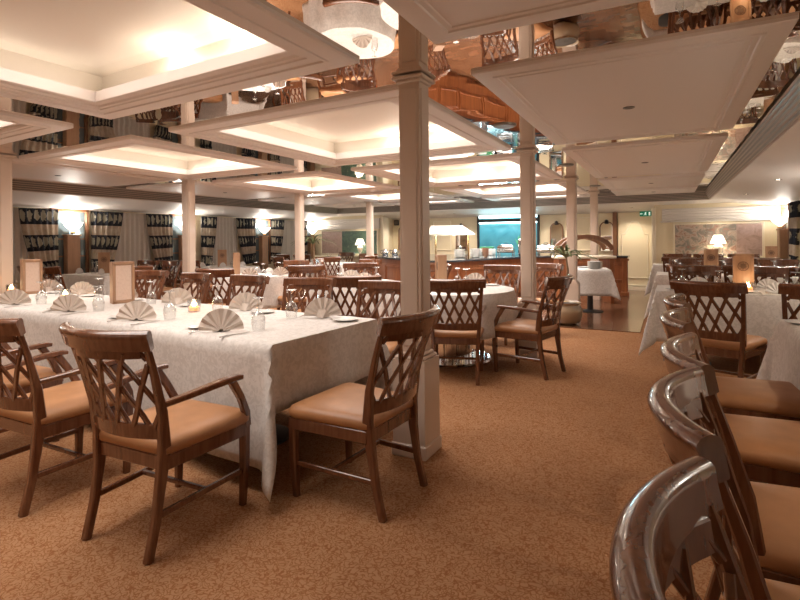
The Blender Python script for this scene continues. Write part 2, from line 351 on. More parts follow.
# columns
def column(x, y, label):
    t = thing('column', label, 'column', (x, y, 0), 0, 'panelled square columns'); t['kind'] = 'structure'
    h = .068
    b = MB(); b.box((0, 0, ZM/2-.001), (2*h, 2*h, ZM-.002)); b.box((0, 0, ZM-.016), (.205, .205, .02), .004); b.box((0, 0, ZM-.035), (.165, .165, .022), .006); b.build('shaft', MCO, t)
    b = MB()
    for s in (-1, 1):
        for ax in (0, 1):
            for z0, z1 in ((.66, 2.22),):
                c = [0, 0, (z0+z1)/2]; d = [.10, .10, z1-z0]; c[ax] = s*(h+.002); d[ax] = .012; b.box(c, d, .004)
    b.build('raised_panel', MCO, t)
    b = MB(); b.box((0, 0, .29), (.215, .215, .58)); b.box((0, 0, .59), (.20, .20, .022), .008); b.box((0, 0, .61), (.17, .17, .022), .008); b.box((0, 0, .04), (.235, .235, .08), .006); b.build('plinth', MCO, t)
for n_, y in zip(('nearest', 'second', 'third', 'fourth'), (2.8, 5.68, 8.62, 11.5)): column(-1.375, y, f'panelled square column on the aisle side, {n_} of its row')
for n_, y in zip(('nearest', 'second', 'third', 'fourth'), (2.93, 5.43, 8.12, 10.87)): column(-6.6, y, f'panelled square column on the window side, {n_} of its row')
# front wall dressing: moulded panels, door, timber strip
def panel_mould(x0, x1, z0, z1, y, arch=False):
    b = MB(); c = .18
    if arch: pts = [(x0, z0), (x1, z0), (x1, z1-.32), (x1-.08, z1-.30), (x1-.22, z1), (x0+.22, z1), (x0+.08, z1-.30), (x0, z1-.32)]
    else: pts = [(x0, z0), (x1, z0), (x1, z1), (x0, z1)]
    n = len(pts)
    for i in range(n):
        a, d = pts[i], pts[(i+1) % n]; L = math.hypot(d[0]-a[0], d[1]-a[1]); an = math.atan2(d[1]-a[1], d[0]-a[0])
        b.box(((a[0]+d[0])/2, y, (a[1]+d[1])/2), (L+.02, .03, .025), .006, rot=Matrix.Rotation(-an, 3, 'Y'))
    return b
t = tag(MB().box((-.7, 13.87, .97), (.78, .06, 1.94)).build('door_1', MWALL), kind='structure')
panel_mould(-1.0, -.42, .32, 1.72, 13.835, True).build('panel_moulding', MCRM, t)
b = MB(); b.box((-.7, 13.82, .05), (.82, .08, .1), .01); b.box((-.7, 13.82, .13), (.82, .04, .03), .01); struct(b, 'baseboard_front', MCRM)
b = MB(); b.box((-1.16, 13.84, .98), (.1, .12, 1.96)); struct(b, 'trim_1', MWT)
b = MB(); b.box((-.27, 13.35, 1.0), (.09, .34, 2.0), .01); b.box((-7.58, 13.35, 1.0), (.09, .34, 2.0), .01); struct(b, 'trim_2', MCRM)
for i, (x0, x1) in enumerate(((-7.3, -6.85), (-6.2, -5.65), (-2.35, -1.65))):
    struct(panel_mould(x0, x1, 1.0, 1.85, 13.89), f'trim_{i+3}', MCRM)
for x0, x1, nm in ((-.2, XR-.02, 'right'), (XL+.02, -7.65, 'left')):         # ribbed pelmets above the murals
    b = MB(); cx, L = (x0+x1)/2+.05, x1-x0-.1; b.box((cx, 13.17, 1.83), (L, .07, .28))
    for k_ in range(5): b.box((cx, 13.13, 1.71+.058*k_), (L, .04, .026), .008)
    b.box((cx, 13.12, 1.67), (L+.06, .10, .03), .006); struct(b, 'trim_pelmet_'+nm, MSOF)

# windows, drapes and sconces along both long walls
def curtain(y0, w, side, sgn, label, x):
    """banded drape hanging beside a window; tied back towards y0 + sgn*w side"""
    def fn(u, v):
        g = v**1.5; wd = w*(1-.42*g); c = y0 + w/2 + sgn*(w-wd)/2
        if sgn < 0: u = 1-u
        y = c + (u-.5)*wd; fold = .035*math.cos(u*2*PI*6 + .4*math.sin(v*5)) * (.7+.3*math.sin(u*11+1))
        return (x + side*(.115+fold+.03*math.sin(u*PI)), y, 1.93 - 1.2*v - .05*g*(1-u if sgn > 0 else u))
    b = MB(); b.grid(fn, 72, 26, (w*1.7, 1)); o = b.build('curtain', MCUR, None, 60); tag(o, label, 'curtain', 'banded drapes along the side windows'); return o
def sheer(y0, w, side, label, x):
    b = MB(); b.grid(lambda u, v: (x + side*(.055+.02*math.cos(u*2*PI*w*9)+.006*math.cos(u*31)), y0+u*w, 1.93-1.32*v), int(80*w)+8, 4); tag(b.build('sheer_curtain', MSH, None, 60), label, 'curtain', 'grey sheers'); 
def sconce(y, side, label, x):
    t = thing('wall_sconce', label, 'wall lamp', (x+side*.14, y, 1.52), 0, 'bowl sconces')
    b = MB(); b.lathe([(.03, 0), (.05, .02), (.10, .065), (.14, .11), (.165, .165), (.168, .178), (.155, .178), (.12, .12)], 28, (0, 0, 0), True); b.build('shade', MEM, t, 50)
    b = MB(); b.lathe([(.02, -.05), (.045, -.04), (.05, -.02), (.03, 0)], 16); b.build('finial', MBR, t, 50)
    la = bpy.data.lights.new('sconce_bulb', 'POINT'); la.energy = SCONCE_W; la.color = (1, .92, .82); la.shadow_soft_size = .08
    lo = bpy.data.objects.new('sconce_bulb', la); COL.objects.link(lo); lo.parent = t; lo.location = (0, 0, .22)
WIN = 0
def bay(y, x, side, nm, glow=True):
    """a window bay: night pane with wooden frame, a pilaster and a bowl sconce"""
    global WIN; WIN += 1
    wdw = tag(MB().box((x+side*.01, y, 1.3), (.03, .66, 1.28)).build(f'window_{WIN}', MNIGHT), kind='structure')
    b = MB()
    for yy in (-.32, .32): b.box((x+side*.035, y+yy, 1.3), (.06, .06, 1.3), .008)
    for zz in (.68, 1.93): b.box((x+side*.035, y, zz), (.06, .7, .06), .008)
    for zz in (1.05, 1.38): b.box((x+side*.03, y, zz), (.03, .6, .025))
    b.build('window_frame', MWT, wdw)
    b = MB(); b.box((x+side*.1, y, .72), (.14, .24, 1.44), .01); b.box((x+side*.1, y, 1.45), (.17, .27, .03), .006); struct(b, f'trim_pilaster_{nm}', MWL)
    sconce(y, side, f'white glowing bowl sconce on {nm}', x)
XLW = XL
bay(5.6, XLW, 1, 'the nearest window pilaster at left'); bay(8.15, XLW, 1, 'the second window pilaster, beside the second left column'); bay(10.78, XLW, 1, 'the third window pilaster at left'); bay(13.0-.05, XLW, 1, 'the last window pilaster, by the left mural')
bay(2.9, XLW, 1, 'the window pilaster out of view at left')
for i, (y0, w, s, l) in enumerate(((4.68, .66, 1, 'banded navy and beige drape left of the first sconce'), (5.93, .68, -1, 'banded navy and beige drape right of the first sconce'), (7.12, .68, 1, 'banded drape between the first sheer and the second left column'),
        (8.6, .5, -1, 'narrow banded drape just right of the second left column'), (9.72, .72, 1, 'banded drape left of the third sconce'), (11.05, .58, -1, 'banded drape right of the third sconce'), (12.25, .45, 1, 'banded drape left of the last sconce, by the palm'))):
    curtain(y0, w, 1, s, l, XLW)
for y0, w, l in ((6.45, .85, 'plain grey sheer curtain between first and second sconce'), (9.0, .85, 'plain grey sheer curtain between second and third sconce'), (11.5, .9, 'plain grey sheer curtain before the last drape'), (3.4, 1.45, 'plain grey sheer curtain beside the leftmost column')):
    sheer(y0, w, 1, l, XLW); WIN += 1
    tag(MB().box((XLW+.01, y0+w/2, 1.3), (.02, w, 1.2)).build(f'window_{WIN}', MNIGHT), kind='structure')
bay(12.55, XR, -1, 'the right window pilaster by the mural'); bay(7.4, XR, -1, 'the right window pilaster halfway along the wall'); bay(2.6, XR, -1, 'the right window pilaster nearest the viewer')
curtain(10.95, .75, -1, 1, 'banded drape at the right edge of view', XR)
curtain(8.0, .75, -1, -1, 'banded drape on the right wall beyond the middle pilaster', XR)
curtain(6.0, .75, -1, 1, 'banded drape on the right wall before the middle pilaster', XR)

# ================================================================== FURNITURE PROTOTYPES
def ypost(z):      # rake of the back posts
    P = [(0, -.300), (.15, -.262), (.32, -.237), (.45, -.228), (.6, -.246), (.76, -.290), (.95, -.352)]
    for (z0, a), (z1, c) in zip(P, P[1:]):
        if z <= z1: return a + (c-a)*(z-z0)/(z1-z0)
    return P[-1][1]
def xpost(z): return .198 + .045*max(0, z-.3)/.6
def make_chair(arms):
    t = thing('dining_armchair' if arms else 'dining_chair', 'x', 'chair', (0, 0, 0), 0)
    # seat cushion
    def outline(i, z):
        pts = []; fw, bw, y0, y1 = .256-i, .222-i, -.238+i, .245-i; r = .05
        for cx, cy, a0 in ((fw-r, y1-r, 0), (-fw+r, y1-r, 90), (-bw+r*.4, y0+r*.4, 180), (bw-r*.4, y0+r*.4, 270)):
            rr = r if a0 < 180 else r*.4
            for k_ in range(5): a = math.radians(a0+k_*22.5); pts.append((cx+rr*math.cos(a), cy+rr*math.sin(a) + (.012*(1-(cx/fw)**2) if a0 < 180 else 0), z))
        return pts
    MB().loops([outline(i, z) for i, z in ((.006, .405), (-.004, .418), (-.006, .44), (.004, .458), (.03, .472), (.08, .48), (.15, .484))]).build('seat', ML, t, 50)
    # apron
    b = MB()
    b.sweep([(-.235, .222, .378), (0, .232, .378), (.235, .222, .378)], (.028, .064), (0, 1, 0)); b.sweep([(-.205, -.225, .378), (.205, -.225, .378)], (.028, .064), (0, 1, 0))
    for s in (-1, 1): b.sweep([(s*.21, -.225, .378), (s*.238, .222, .378)], (.028, .064), (1, 0, 0))
    b.build('seat_frame', MW, t, 40)
    for s in (-1, 1):
        MB().sweep([(s*.228, .222, .405), (s*.228, .220, .2), (s*.222, .212, 0)], [(.046, .046), (.042, .042), (.03, .032)], (1, 0, 0)).build('leg', MW, t, 40)
        zs = [0, .08, .15, .23, .32, .40, .45, .52, .6, .68, .76, .895]
        MB().sweep([(s*xpost(z), ypost(z), z) for z in zs], [(.034-.006*max(0, z-.5), .036+.018*math.exp(-((z-.42)/.16)**2)-.004*z-.05*max(0, z-.6)) for z in zs], (1, 0, 0)).build('leg', MW, t, 40)
        MB().sweep([(s*.222, .215, .17), (s*.203, -.25, .17)], (.02, .026), (1, 0, 0)).build('stretcher', MW, t, 40)
    MB().sweep([(-.212, -.01, .172), (.212, -.01, .172)], (.022, .02), (0, 1, 0)).build('stretcher', MW, t, 40)
    # crest rail: thick rolled board bowed backwards
    n = 28; rings = []
    rk = Vector((0, -.26, 1)).normalized(); sag = .082
    for i in range(n+1):
        x = -.268 + .536*i/n; q = 1-(x/.268)**2
        c = Vector((x, -.333 - sag*q, .905)); nx = Vector((0, 1, .30)).normalized(); tl = Vector((1, 2*sag*x/.268**2, 0)).normalized()
        nf = Vector((-tl.y, tl.x, .28)).normalized(); up = rk
        prof = [(-.017, -.030), (.014, -.030), (.019, -.022), (.021, .012), (.024, .034), (.015, .046), (0, .050), (-.017, .045), (-.026, .033), (-.022, .010), (-.021, -.022)]
        pr2 = []; m_ = len(prof)
        for j in range(m_):                                 # rounded: one extra point per span
            p0, p1, p2, p3 = (Vector(prof[(j+e) % m_]) for e in (-1, 0, 1, 2)); pr2 += [p1, (p1+p2)*.5625 - (p0+p3)*.0625]
        rings.append([c + nf*a + up*d for a, d in pr2])
    MB().loops(rings).build('crest_rail', MW, t, 55)
    # bowed lattice + lower rail
    def yb(x, z): return ypost(z) - .005 - (.05+.035*(z-.5)/.35)*max(0, 1-(x/.22)**2)
    b = MB(); zb, zt, W = .535, .862, .222; p = .090; sl = .44; h0 = .045
    for dirn in (-1, 1):
        for k_ in range(-6, 7):
            pts = []
            for q in range(49):
                z = zt - (zt-zb)*q/48; x = p*(k_+.5) + dirn*sl*(zt-z-h0)
                if abs(x) <= W: pts.append((x, yb(x, z) + dirn*.0022, z))
            if len(pts) >= 2: b.sweep(pts[::6]+([pts[-1]] if (len(pts)-1) % 6 else []), (.024, .015), (1, 0, 0))
    b.build('back_lattice', MW, t)
    b = MB(); b.sweep([(-.21+.42*i/12, yb(-.21+.42*i/12, .862), .862) for i in range(13)], (.05, .018), (0, -.2, 1)); b.build('upper_back_rail', MW, t, 40)
    for z0, z1, dp in ((.485, .55, .022),):
        b = MB(); xs_ = [-.2+.4*i/12 for i in range(13)]
        b.sweep([(x, yb(x, (z0+z1)/2), (z0+z1)/2) for x in xs_], (z1-z0, dp), (0, -.1, 1)); b.build('lower_back_rail', MW, t, 40)
    if arms:
        for s in (-1, 1):
            b = MB(); b.sweep([(s*.215, -.255, .625), (s*.235, -.12, .635), (s*.252, .03, .648), (s*.257, .13, .652), (s*.257, .165, .648)], [(.03, .024), (.036, .026), (.044, .028), (.048, .028), (.044, .022)], (1, 0, 0))
            b.sweep([(s*.236, .225, .39), (s*.244, .215, .46), (s*.252, .17, .55), (s*.256, .11, .64)], [(.034, .046), (.032, .04), (.03, .036), (.03, .04)], (1, 0, 0)); b.build('armrest', MW, t, 40)
    return freeze(t)
ARM = make_chair(True); SIDE = make_chair(False)
def chair(x, y, dx, dy, label, arms=False, group='walnut dining chairs'):
    return place(ARM if arms else SIDE, (x, y, 0), aim(dx, dy), label, group)

# place settings
def make_napkin(m):
    b = MB(); n = 15; nr = 4
    for off in (-.006, .006):
        pass
    def fn(side):
        def g(u, v):
            a = math.radians(3 + 174*u); kz = 1 if int(round(u*n)) % 2 else -1; r = .012 + .118*v
            r *= 1 - .012*(kz > 0)*v
            return (r*math.cos(a), kz*.010*v + side*.004 + .02*v*math.sin(a)*0, .006 + r*math.sin(a)*1.02)
        return g
    b.grid(fn(-1), n, nr); b.grid(fn(1), n, nr)
    o = b.build('folded_napkin', m); tag(o, 'x', 'napkin')
    me = o.data
    bm = bmesh.new(); bm.from_mesh(me)               # folded tail that props the fan up
    for s in (-1, 1):
        vs_ = [bm.verts.new(p) for p in ((-.05*s, -.004, .004), (.05*s, -.004, .004), (.0, .075, .003), (-.028*s, .004, .055), (.028*s, .004, .055))]
        bm.faces.new((vs_[0], vs_[1], vs_[2])); bm.faces.new((vs_[3], vs_[4], vs_[2])); bm.faces.new((vs_[0], vs_[3], vs_[2])); bm.faces.new((vs_[1], vs_[4], vs_[2])); break
    bm.to_mesh(me); bm.free(); return freeze(o)
NAP = make_napkin(MN); NAPW = make_napkin(MN2); NAPW.scale = (.78, .78, .78)
def make_glass(k_=1.16):
    t = thing('wine_glass', 'x', 'glass')
    MB().lathe([(.0305, .001), (.0325, .02), (.036, .045), (.035, .065), (.026, .088), (.008, .102)], 18, cap=False).build('bowl', MG, t, 60)
    MB().lathe([(.008, .101), (.0042, .112), (.0036, .15), (.006, .163)], 8, cap=False).build('stem', MG, t, 60)
    MB().lathe([(.006, .163), (.03, .167), (.033, .170), (.030, .172), (.002, .172)], 18, cap=False).build('foot', MG, t, 60)
    for c in bpy.data.objects:
        if c.parent == t: c.data.transform(Matrix.Scale(k_, 4))
    return freeze(t)
GLS = make_glass()
def make_plate():
    b = MB(); b.lathe([(.045, 0), (.05, .004), (.085, .012), (.088, .014), (.085, .0155), (.05, .008), (.001, .0075)], 28); return freeze(tag(b.build('side_plate', MP, None, 60), 'x', 'plate'))
PLT = make_plate()
def make_knife():
    t = thing('table_knife', 'x', 'cutlery')
    MB().sweep([(0, -.10, .004), (0, -.04, .004), (0, .0, .004)], [(.012, .005), (.014, .006), (.009, .005)], (1, 0, 0)).build('handle', MS, t, 40)
    MB().sweep([(0, 0, .004), (.001, .05, .004), (.002, .10, .004)], [(.012, .003), (.017, .002), (.005, .0015)], (1, 0, 0)).build('blade', MS, t, 40); return freeze(t)
KNF = make_knife()
def make_fork():
    t = thing('table_fork', 'x', 'cutlery')
    MB().sweep([(0, -.10, .003), (0, -.02, .005), (0, .03, .004)], [(.014, .004), (.007, .004), (.009, .003)], (1, 0, 0)).build('handle', MS, t, 40)
    b = MB(); b.sweep([(0, .03, .004), (0, .05, .002)], [(.01, .003), (.023, .003)], (1, 0, 0))
    for q in range(4): b.sweep([(-.0095+.0063*q, .05, .002), (-.0095+.0063*q, .09, .004)], (.0035, .0025), (1, 0, 0))
    b.build('tines', MS, t, 40); return freeze(t)
FRK = make_fork()
def make_candle():
    t = thing('candle_holder', 'x', 'candle')
    MB().lathe([(.043, .0), (.044, .004), (.05, .09), (.0475, .09), (.042, .010)], 20, cap=True).build('glass_cup', MG, t, 60)
    MB().lathe([(.038, .012), (.0395, .036), (.032, .042)], 16).build('wax', MWAX, t, 50)
    MB().lathe([(.010, .044), (.022, .052), (.016, .068), (.003, .084)], 10).build('flame', MFLAME, t, 60)
    la = bpy.data.lights.new('flame_light', 'POINT'); la.energy = CANDLE_W; la.color = (1, .72, .42); la.shadow_soft_size = .02
    lo = bpy.data.objects.new('flame_light', la); COL.objects.link(lo); lo.parent = t; lo.location = (0, 0, .105); return freeze(t)
CND = make_candle()
def make_menu(front_card=True):
    t = thing('menu_stand', 'x', 'menu')
    b = MB(); w_, h_, d_ = .18, .365, .09
    b.loops([[(-w_/2, -d_/2, z), (w_/2, -d_/2, z), (w_/2*.9, d_/2, z), (-w_/2*.9, d_/2, z)] for z in (0, h_)])
    b.build('body', MWL, t)
    b = MB()
    for x in (-w_/2+.012, w_/2-.012): b.box((x, -d_/2-.004, h_/2), (.024, .012, h_), .003)
    for z in (.014, h_-.014): b.box((0, -d_/2-.004, z), (w_, .012, .028), .003)
    b.build('frame', MWL, t)
    if front_card: MB().box((0, -d_/2-.0015, h_/2), (w_-.05, .003, h_-.06)).build('menu_card', MPAP, t)
    else:
        b = MB(); ro = Matrix.Rotation(PI/2, 3, 'X')
        def ring(r0, r1):
            b.loops([[(r*math.cos(q*PI/14), y, h_*.66+r*math.sin(q*PI/14)) for q in range(28)] for r, y in ((r0, -d_/2-.003), (r0, -d_/2+.001), (r1, -d_/2+.001), (r1, -d_/2-.003), (r0, -d_/2-.003))], True, False)
        ring(.048, .040); ring(.034, .030)
        b.loops([[(r*math.cos(q*PI/14), y, h_*.66+r*math.sin(q*PI/14)) for q in range(28)] for r, y in ((.026, -d_/2+.001), (.026, -d_/2-.0025))], True, True)
        for q in range(8): a = q*PI/4; b.box((.030*math.cos(a), -d_/2-.001, h_*.66+.030*math.sin(a)), (.012, .004, .004), 0, 0, Matrix.Rotation(-a, 3, 'Y'))
        b.build('round_emblem', MEMB, t)
    return freeze(t)
MENU = make_menu(); MENUE = make_menu(False)

# tablecloths ------------------------------------------------------
HT = .76
def rect_cloth(cx, cy, L, W, rz, oL, oW, label, seed=0, hsm=.045):
    """square cloth folded over a rectangular top; corners hang as cones"""
    rs = random.Random(seed); ph = [rs.uniform(0, 6) for _ in range(6)]
    nx = int((L+2*oL)/.05); ny = int((W+2*oW)/.05)
    def fn(u, v):
        x = (u-.5)*(L+2*oL); y = (v-.5)*(W+2*oW)
        qx = max(-L/2, min(L/2, x)); qy = max(-W/2, min(W/2, y)); ox, oy = x-qx, y-qy; r = math.hypot(ox, oy)
        if r < 1e-6: return (x, y, HT+.004+.0015*math.sin(9*x+ph[0])*math.sin(8*y+ph[1]))
        s = qx if abs(ox) < 1e-6 else qy
        if abs(ox) > 1e-6 and abs(oy) > 1e-6:
            a = math.atan2(abs(oy)/oW, abs(ox)/oL); dirv = Vector((math.copysign(math.cos(a), ox), math.copysign(math.sin(a), oy)))
            out = .010 + r*(.075 + .24*math.sin(2*a)**4)
        else:
            dirv = Vector((ox, oy)).normalized(); k_ = ph[2] if abs(ox) > 1e-6 else ph[3]
            fd = .5+.5*math.sin(s*9+k_+1.2*math.sin(s*3+ph[4])); ed = (L/2-abs(qx)) if abs(oy) > 1e-6 else (W/2-abs(qy))
            out = .010 + r*(.055*fd + .045*math.exp(-ed/.08))
        drop = math.sqrt(max(0, r*r - min(out, r*.95)**2)); rr = min(r, .03)
        return (qx+dirv.x*out, qy+dirv.y*out, HT+.004-max(0, drop-.004))
    b = MB(); b.grid(fn, nx, ny); o = b.build('tablecloth', MC, None, 70, (cx, cy, 0)); o.rotation_euler = (0, 0, rz)
    md = o.modifiers.new('thickness', 'SOLIDIFY'); md.thickness = .003; md.offset = 1
    return tag(o, label, 'tablecloth', 'white tablecloths')
def round_cloth(cx, cy, rad, over, label, seed=0):
    rs = random.Random(seed); p1, p2 = rs.uniform(0, 6), rs.uniform(0, 6); n = 96
    prof = [0, .3, .6, .9, .985, 1.0] ; rings = []
    for q in prof: rings.append([(rad*q*math.cos(a*2*PI/n), rad*q*math.sin(a*2*PI/n), HT+.004) for a in range(n)])
    for k_ in range(1, 9):
        d = over*k_/8; rings.append([((rad+.012+d*(.05+.06*math.sin(13*a*2*PI/n+p1+.8*math.sin(3*a*2*PI/n+p2))))*math.cos(a*2*PI/n), (rad+.012+d*(.05+.06*math.sin(13*a*2*PI/n+p1+.8*math.sin(3*a*2*PI/n+p2))))*math.sin(a*2*PI/n), HT-d+.002) for a in range(n)])
    b = MB(); vs_ = [b.bm.verts.new((0, 0, HT+.004))]
    rr = [[b.bm.verts.new(p) for p in r] for r in rings[1:]]
    for a in range(n): b.bm.faces.new((vs_[0], rr[0][a], rr[0][(a+1) % n]))
    for A, B in zip(rr, rr[1:]):
        for a in range(n): b.bm.faces.new((A[a], A[(a+1) % n], B[(a+1) % n], B[a]))
    o = b.build('tablecloth', MC, None, 70, (cx, cy, 0)); md = o.modifiers.new('thickness', 'SOLIDIFY'); md.thickness = .003; md.offset = 1
    return tag(o, label, 'tablecloth', 'white tablecloths')
def rect_table(cx, cy, L, W, rz, label, legs=2):
    t = thing('dining_table', label, 'table', (cx, cy, 0), rz, 'cloth-covered dining tables')
    MB().box((0, 0, HT-.018), (L-.03, W-.03, .036), .004).build('tabletop', MWT, t)
    for i in range(legs):
        x = 0 if legs == 1 else -L*.36+L*.72*i/(legs-1)
        MB().lathe([(.22, .0), (.22, .015), (.05, .04), (.045, .6), (.12, .70), (.12, .722)], 20, (x, 0, 0)).build('pedestal', MBLK, t, 40)
    return t
def setting(x, y, dx, dy, where, nap=NAP, full=True, rng=None):
    """napkin fan facing the diner at direction (dx,dy), a glass, side plate, knife and fork"""
    a = aim(-dx, -dy) ; c, s = math.cos(a), math.sin(a)
    P = lambda u, v, z=HT+.0085: (x + c*u - s*v, y + s*u + c*v, z)
    cf = aim(-x, -y); an = a + max(-.8, min(.8, ((cf+PI/2-a) % PI) - PI/2)) if nap is NAP else a
    place(nap, P(0, .0), an + rnd.uniform(-.15, .15), f'napkin fan {where}', 'fan-folded napkins')
    place(GLS, P(.16, .14), 0, f'upturned glass {where}', 'upturned wine glasses')
    if full:
        place(PLT, P(-.23, .04), 0, f'side plate {where}', 'side plates')
        place(KNF, P(.155, -.03), a + rnd.uniform(-.1, .1), f'steel knife {where}', 'knives')
        place(FRK, P(-.135, -.02), a + rnd.uniform(-.1, .1), f'steel fork {where}', 'forks')

# ================================================================== FOREGROUND LONG TABLE (T1)
A1 = math.radians(-3.5); ex = Vector((-math.cos(A1), -math.sin(A1))); ey = Vector((-math.sin(A1), math.cos(A1)))
N0 = Vector((-1.82, 1.99)); L1, W1 = 4.5, .98
c1 = N0 + ex*L1/2 + ey*W1/2
P1 = lambda l, w_: N0 + ex*l + ey*w_
rect_table(c1.x, c1.y, L1, W1, A1, 'long dining table under the foreground white cloth', 4)
rect_cloth(c1.x, c1.y, L1, W1, A1, .36, .64, 'white damask cloth over the long foreground table, corner nearly touching carpet', 3)
ORD = ('first', 'second', 'third', 'fourth', 'fifth', 'sixth', 'seventh')
for i, l in enumerate((.52, 1.38, 2.28, 3.2)):
    p = P1(l, .12); setting(p.x, p.y, ey.x*-1, ey.y*-1, f'{ORD[i]} from the right, near side of the long foreground table')
for i, l in enumerate((.36, 1.13, 1.98, 2.8, 3.55, 4.25)):
    p = P1(l, W1-.13); setting(p.x, p.y, ey.x, ey.y, f'{ORD[i]} from the right, far side of the long foreground table')
for l, w_, rz, lb in ((2.5, .66, .36, 'wooden menu stand with paper card, right one on the long foreground table'), (4.2, .66, .36, 'wooden menu stand with paper card, left one on the long foreground table')):
    p = P1(l, w_); v = -p.normalized(); place(MENU, (p.x, p.y, HT+.008), aim(-v.x, -v.y)+rz, lb, 'wooden menu stands')
for l, w_, lb in ((1.42, .6, 'lit candle in glass cup, right one of the long foreground table'), (3.25, .55, 'lit candle in glass cup, middle one of the long foreground table'), (4.5, .6, 'lit candle in glass cup at the left end of the long foreground table')):
    p = P1(l, w_); place(CND, (p.x, p.y, HT+.008), 0, lb, 'lit candles in glass cups')
# chairs round it
chair(-2.08, 1.62, -.04, 1, 'walnut lattice armchair with tan seat, right one at the near side of the long table', True)
chair(-2.93, 1.58, -.02, 1, 'walnut lattice armchair cut off by the left picture edge, near side of the long table', True)
chair(-3.78, 1.66, 0, 1, 'walnut armchair with only its arm showing at the left picture edge', True)
chair(-1.46, 2.24, -1, .06, 'walnut side chair at the right end of the long table before the nearest column')
for x, y, dx, lb in ((-2.12, 3.40, .02, 'walnut chair across the long table, partly hidden behind the nearest column'), (-2.92, 3.46, .18, 'walnut chair across the long table, second from the nearest column'), (-3.82, 3.52, -.05, 'walnut chair across the long table, third from the nearest column'), (-4.68, 3.58, -.1, 'walnut chair across the long table, fourth from the nearest column'), (-5.62, 3.75, .1, 'walnut chair across the long table, just right of its taller menu stand')):
    chair(x, y, dx, -1, lb)

# ================================================================== ROUND TABLE BEYOND THE COLUMN (T5)
t = thing('dining_table', 'round table on a chrome drum base behind the nearest column', 'table', (-2.14, 5.16, 0), 0, 'cloth-covered dining tables')
MB().lathe([(.70, .724), (.712, .73), (.712, .755), (.70, .76)], 48).build('tabletop', MWT, t, 40)
MB().lathe([(.27, .03), (.27, .70), (.30, .724)], 40).build('pedestal', MCH, t, 40)
MB().lathe([(.47, 0), (.47, .015), (.455, .03), (.2, .035)], 48).build('base_disc', MCH, t, 40)
round_cloth(-2.14, 5.16, .715, .42, 'white cloth on the round table behind the nearest column', 5)
chair(-1.78, 4.52, -.3, .95, 'walnut armchair with its back to us at the round table, right of the nearest column', True)
chair(-1.24, 5.0, -.97, .22, 'walnut armchair seen side-on between the round table and the second column', True)
chair(-1.97, 6.30, -.05, -1, 'walnut chair on the far side of the round table, facing us')
chair(-1.68, 7.0, -.6, -.8, 'walnut chair half hidden behind the second aisle column')
setting(-2.02, 5.72, .1, 1, 'on the far side of the round table behind the nearest column')
setting(-2.5, 5.3, -1, .1, 'on the left side of the round table behind the nearest column')
place(MENUE, (-2.26, 5.27, HT+.006), -.95, 'wooden menu stand with round emblem on the round table by the nearest column', 'wooden menu stands')
place(GLS, (-2.05, 5.5, HT+.006), 0, 'upturned wine glass beside the menu stand on the round table', 'upturned wine glasses')

# ================================================================== ROUND TABLES IN THE MIDDLE (T2, T3, T8)
def rtable(x, y, r, nm, seed):
    t = thing('dining_table', f'round dining table {nm}', 'table', (x, y, 0), 0, 'cloth-covered dining tables')
    MB().lathe([(r-.015, .724), (r-.003, .73), (r-.003, .755), (r-.015, .76)], 40).build('tabletop', MWT, t, 40)
    MB().lathe([(.25, 0), (.25, .02), (.05, .05), (.05, .7), (.12, .724)], 24).build('pedestal', MBLK, t, 40)
    round_cloth(x, y, r, .46, f'white round tablecloth {nm}', seed)
T2N = 'just left of the nearest column, beyond the long table'
rtable(-3.6, 5.5, .56, T2N, 8)
chair(-2.95, 4.55, -.5, .85, 'walnut chair, back to us, just left of the nearest column beyond the long table')
chair(-4.02, 6.3, .45, -.85, 'walnut chair facing us at the round table left of the nearest column')
chair(-3.05, 6.35, -.55, -.85, 'walnut chair hidden behind the nearest column at the round table')
setting(-3.3, 5.3, .5, -.8, 'nearest the column on the round table beyond the long table', full=False)
setting(-3.8, 5.75, -.5, .6, 'on the far left of the round table beyond the long table', full=False)
T3N = 'with a menu stand, between the second left column and the palm'
rtable(-5.8, 5.95, .56, T3N, 9)
chair(-5.35, 5.05, -.3, .95, 'walnut chair, back to us, right of the second left column beyond the long table')
chair(-4.92, 6.0, -.85, .5, 'walnut chair with clear lattice seen straight on, in the middle distance left of centre')
chair(-5.9, 6.85, .1, -1, 'walnut chair on the far side of the round table right of the second left column')
chair(-6.45, 4.75, .6, .8, 'walnut chair hiding the foot of the second left column')
place(MENUE, (-5.86, 5.7, HT+.006), -.75, 'wooden menu stand on the round table right of the second left column', 'wooden menu stands')
setting(-5.45, 5.55, .4, -.9, 'near side of the round table right of the second left column', full=False)
setting(-5.3, 6.05, 1, .1, 'right side of the round table right of the second left column', full=False)
setting(-5.75, 6.3, .1, 1, 'far side of the round table right of the second left column', NAPW, full=False)
T8N = 'far back beside the third left column'
rect_table(-7.35, 10.1, 1.1, .9, .2, 'far small table beside the third left column', 1)
rect_cloth(-7.35, 10.1, 1.1, .9, .2, .5, .5, 'white cloth on the far table right of the third left column', 12)
chair(-6.75, 9.35, -.5, .85, 'walnut chair at the far table right of the third left column, its back to us')
chair(-6.45, 10.1, -1, 0, 'walnut chair seen side-on at the far table right of the third left column')
chair(-7.75, 9.2, .3, .9, 'walnut chair by the palm at the far table')
chair(-7.1, 11.3, .1, -1, 'dark chair facing us far back in front of the left mural')
chair(-4.95, 7.7, -.2, -1, 'walnut chair alone in the middle of the room, beyond the round tables')
chair(-5.7, 8.1, .9, .3, 'walnut chair in profile in the middle of the room')
setting(-7.3, 9.8, .2, -1, 'near side of the far table right of the third left column', NAPW, full=False)
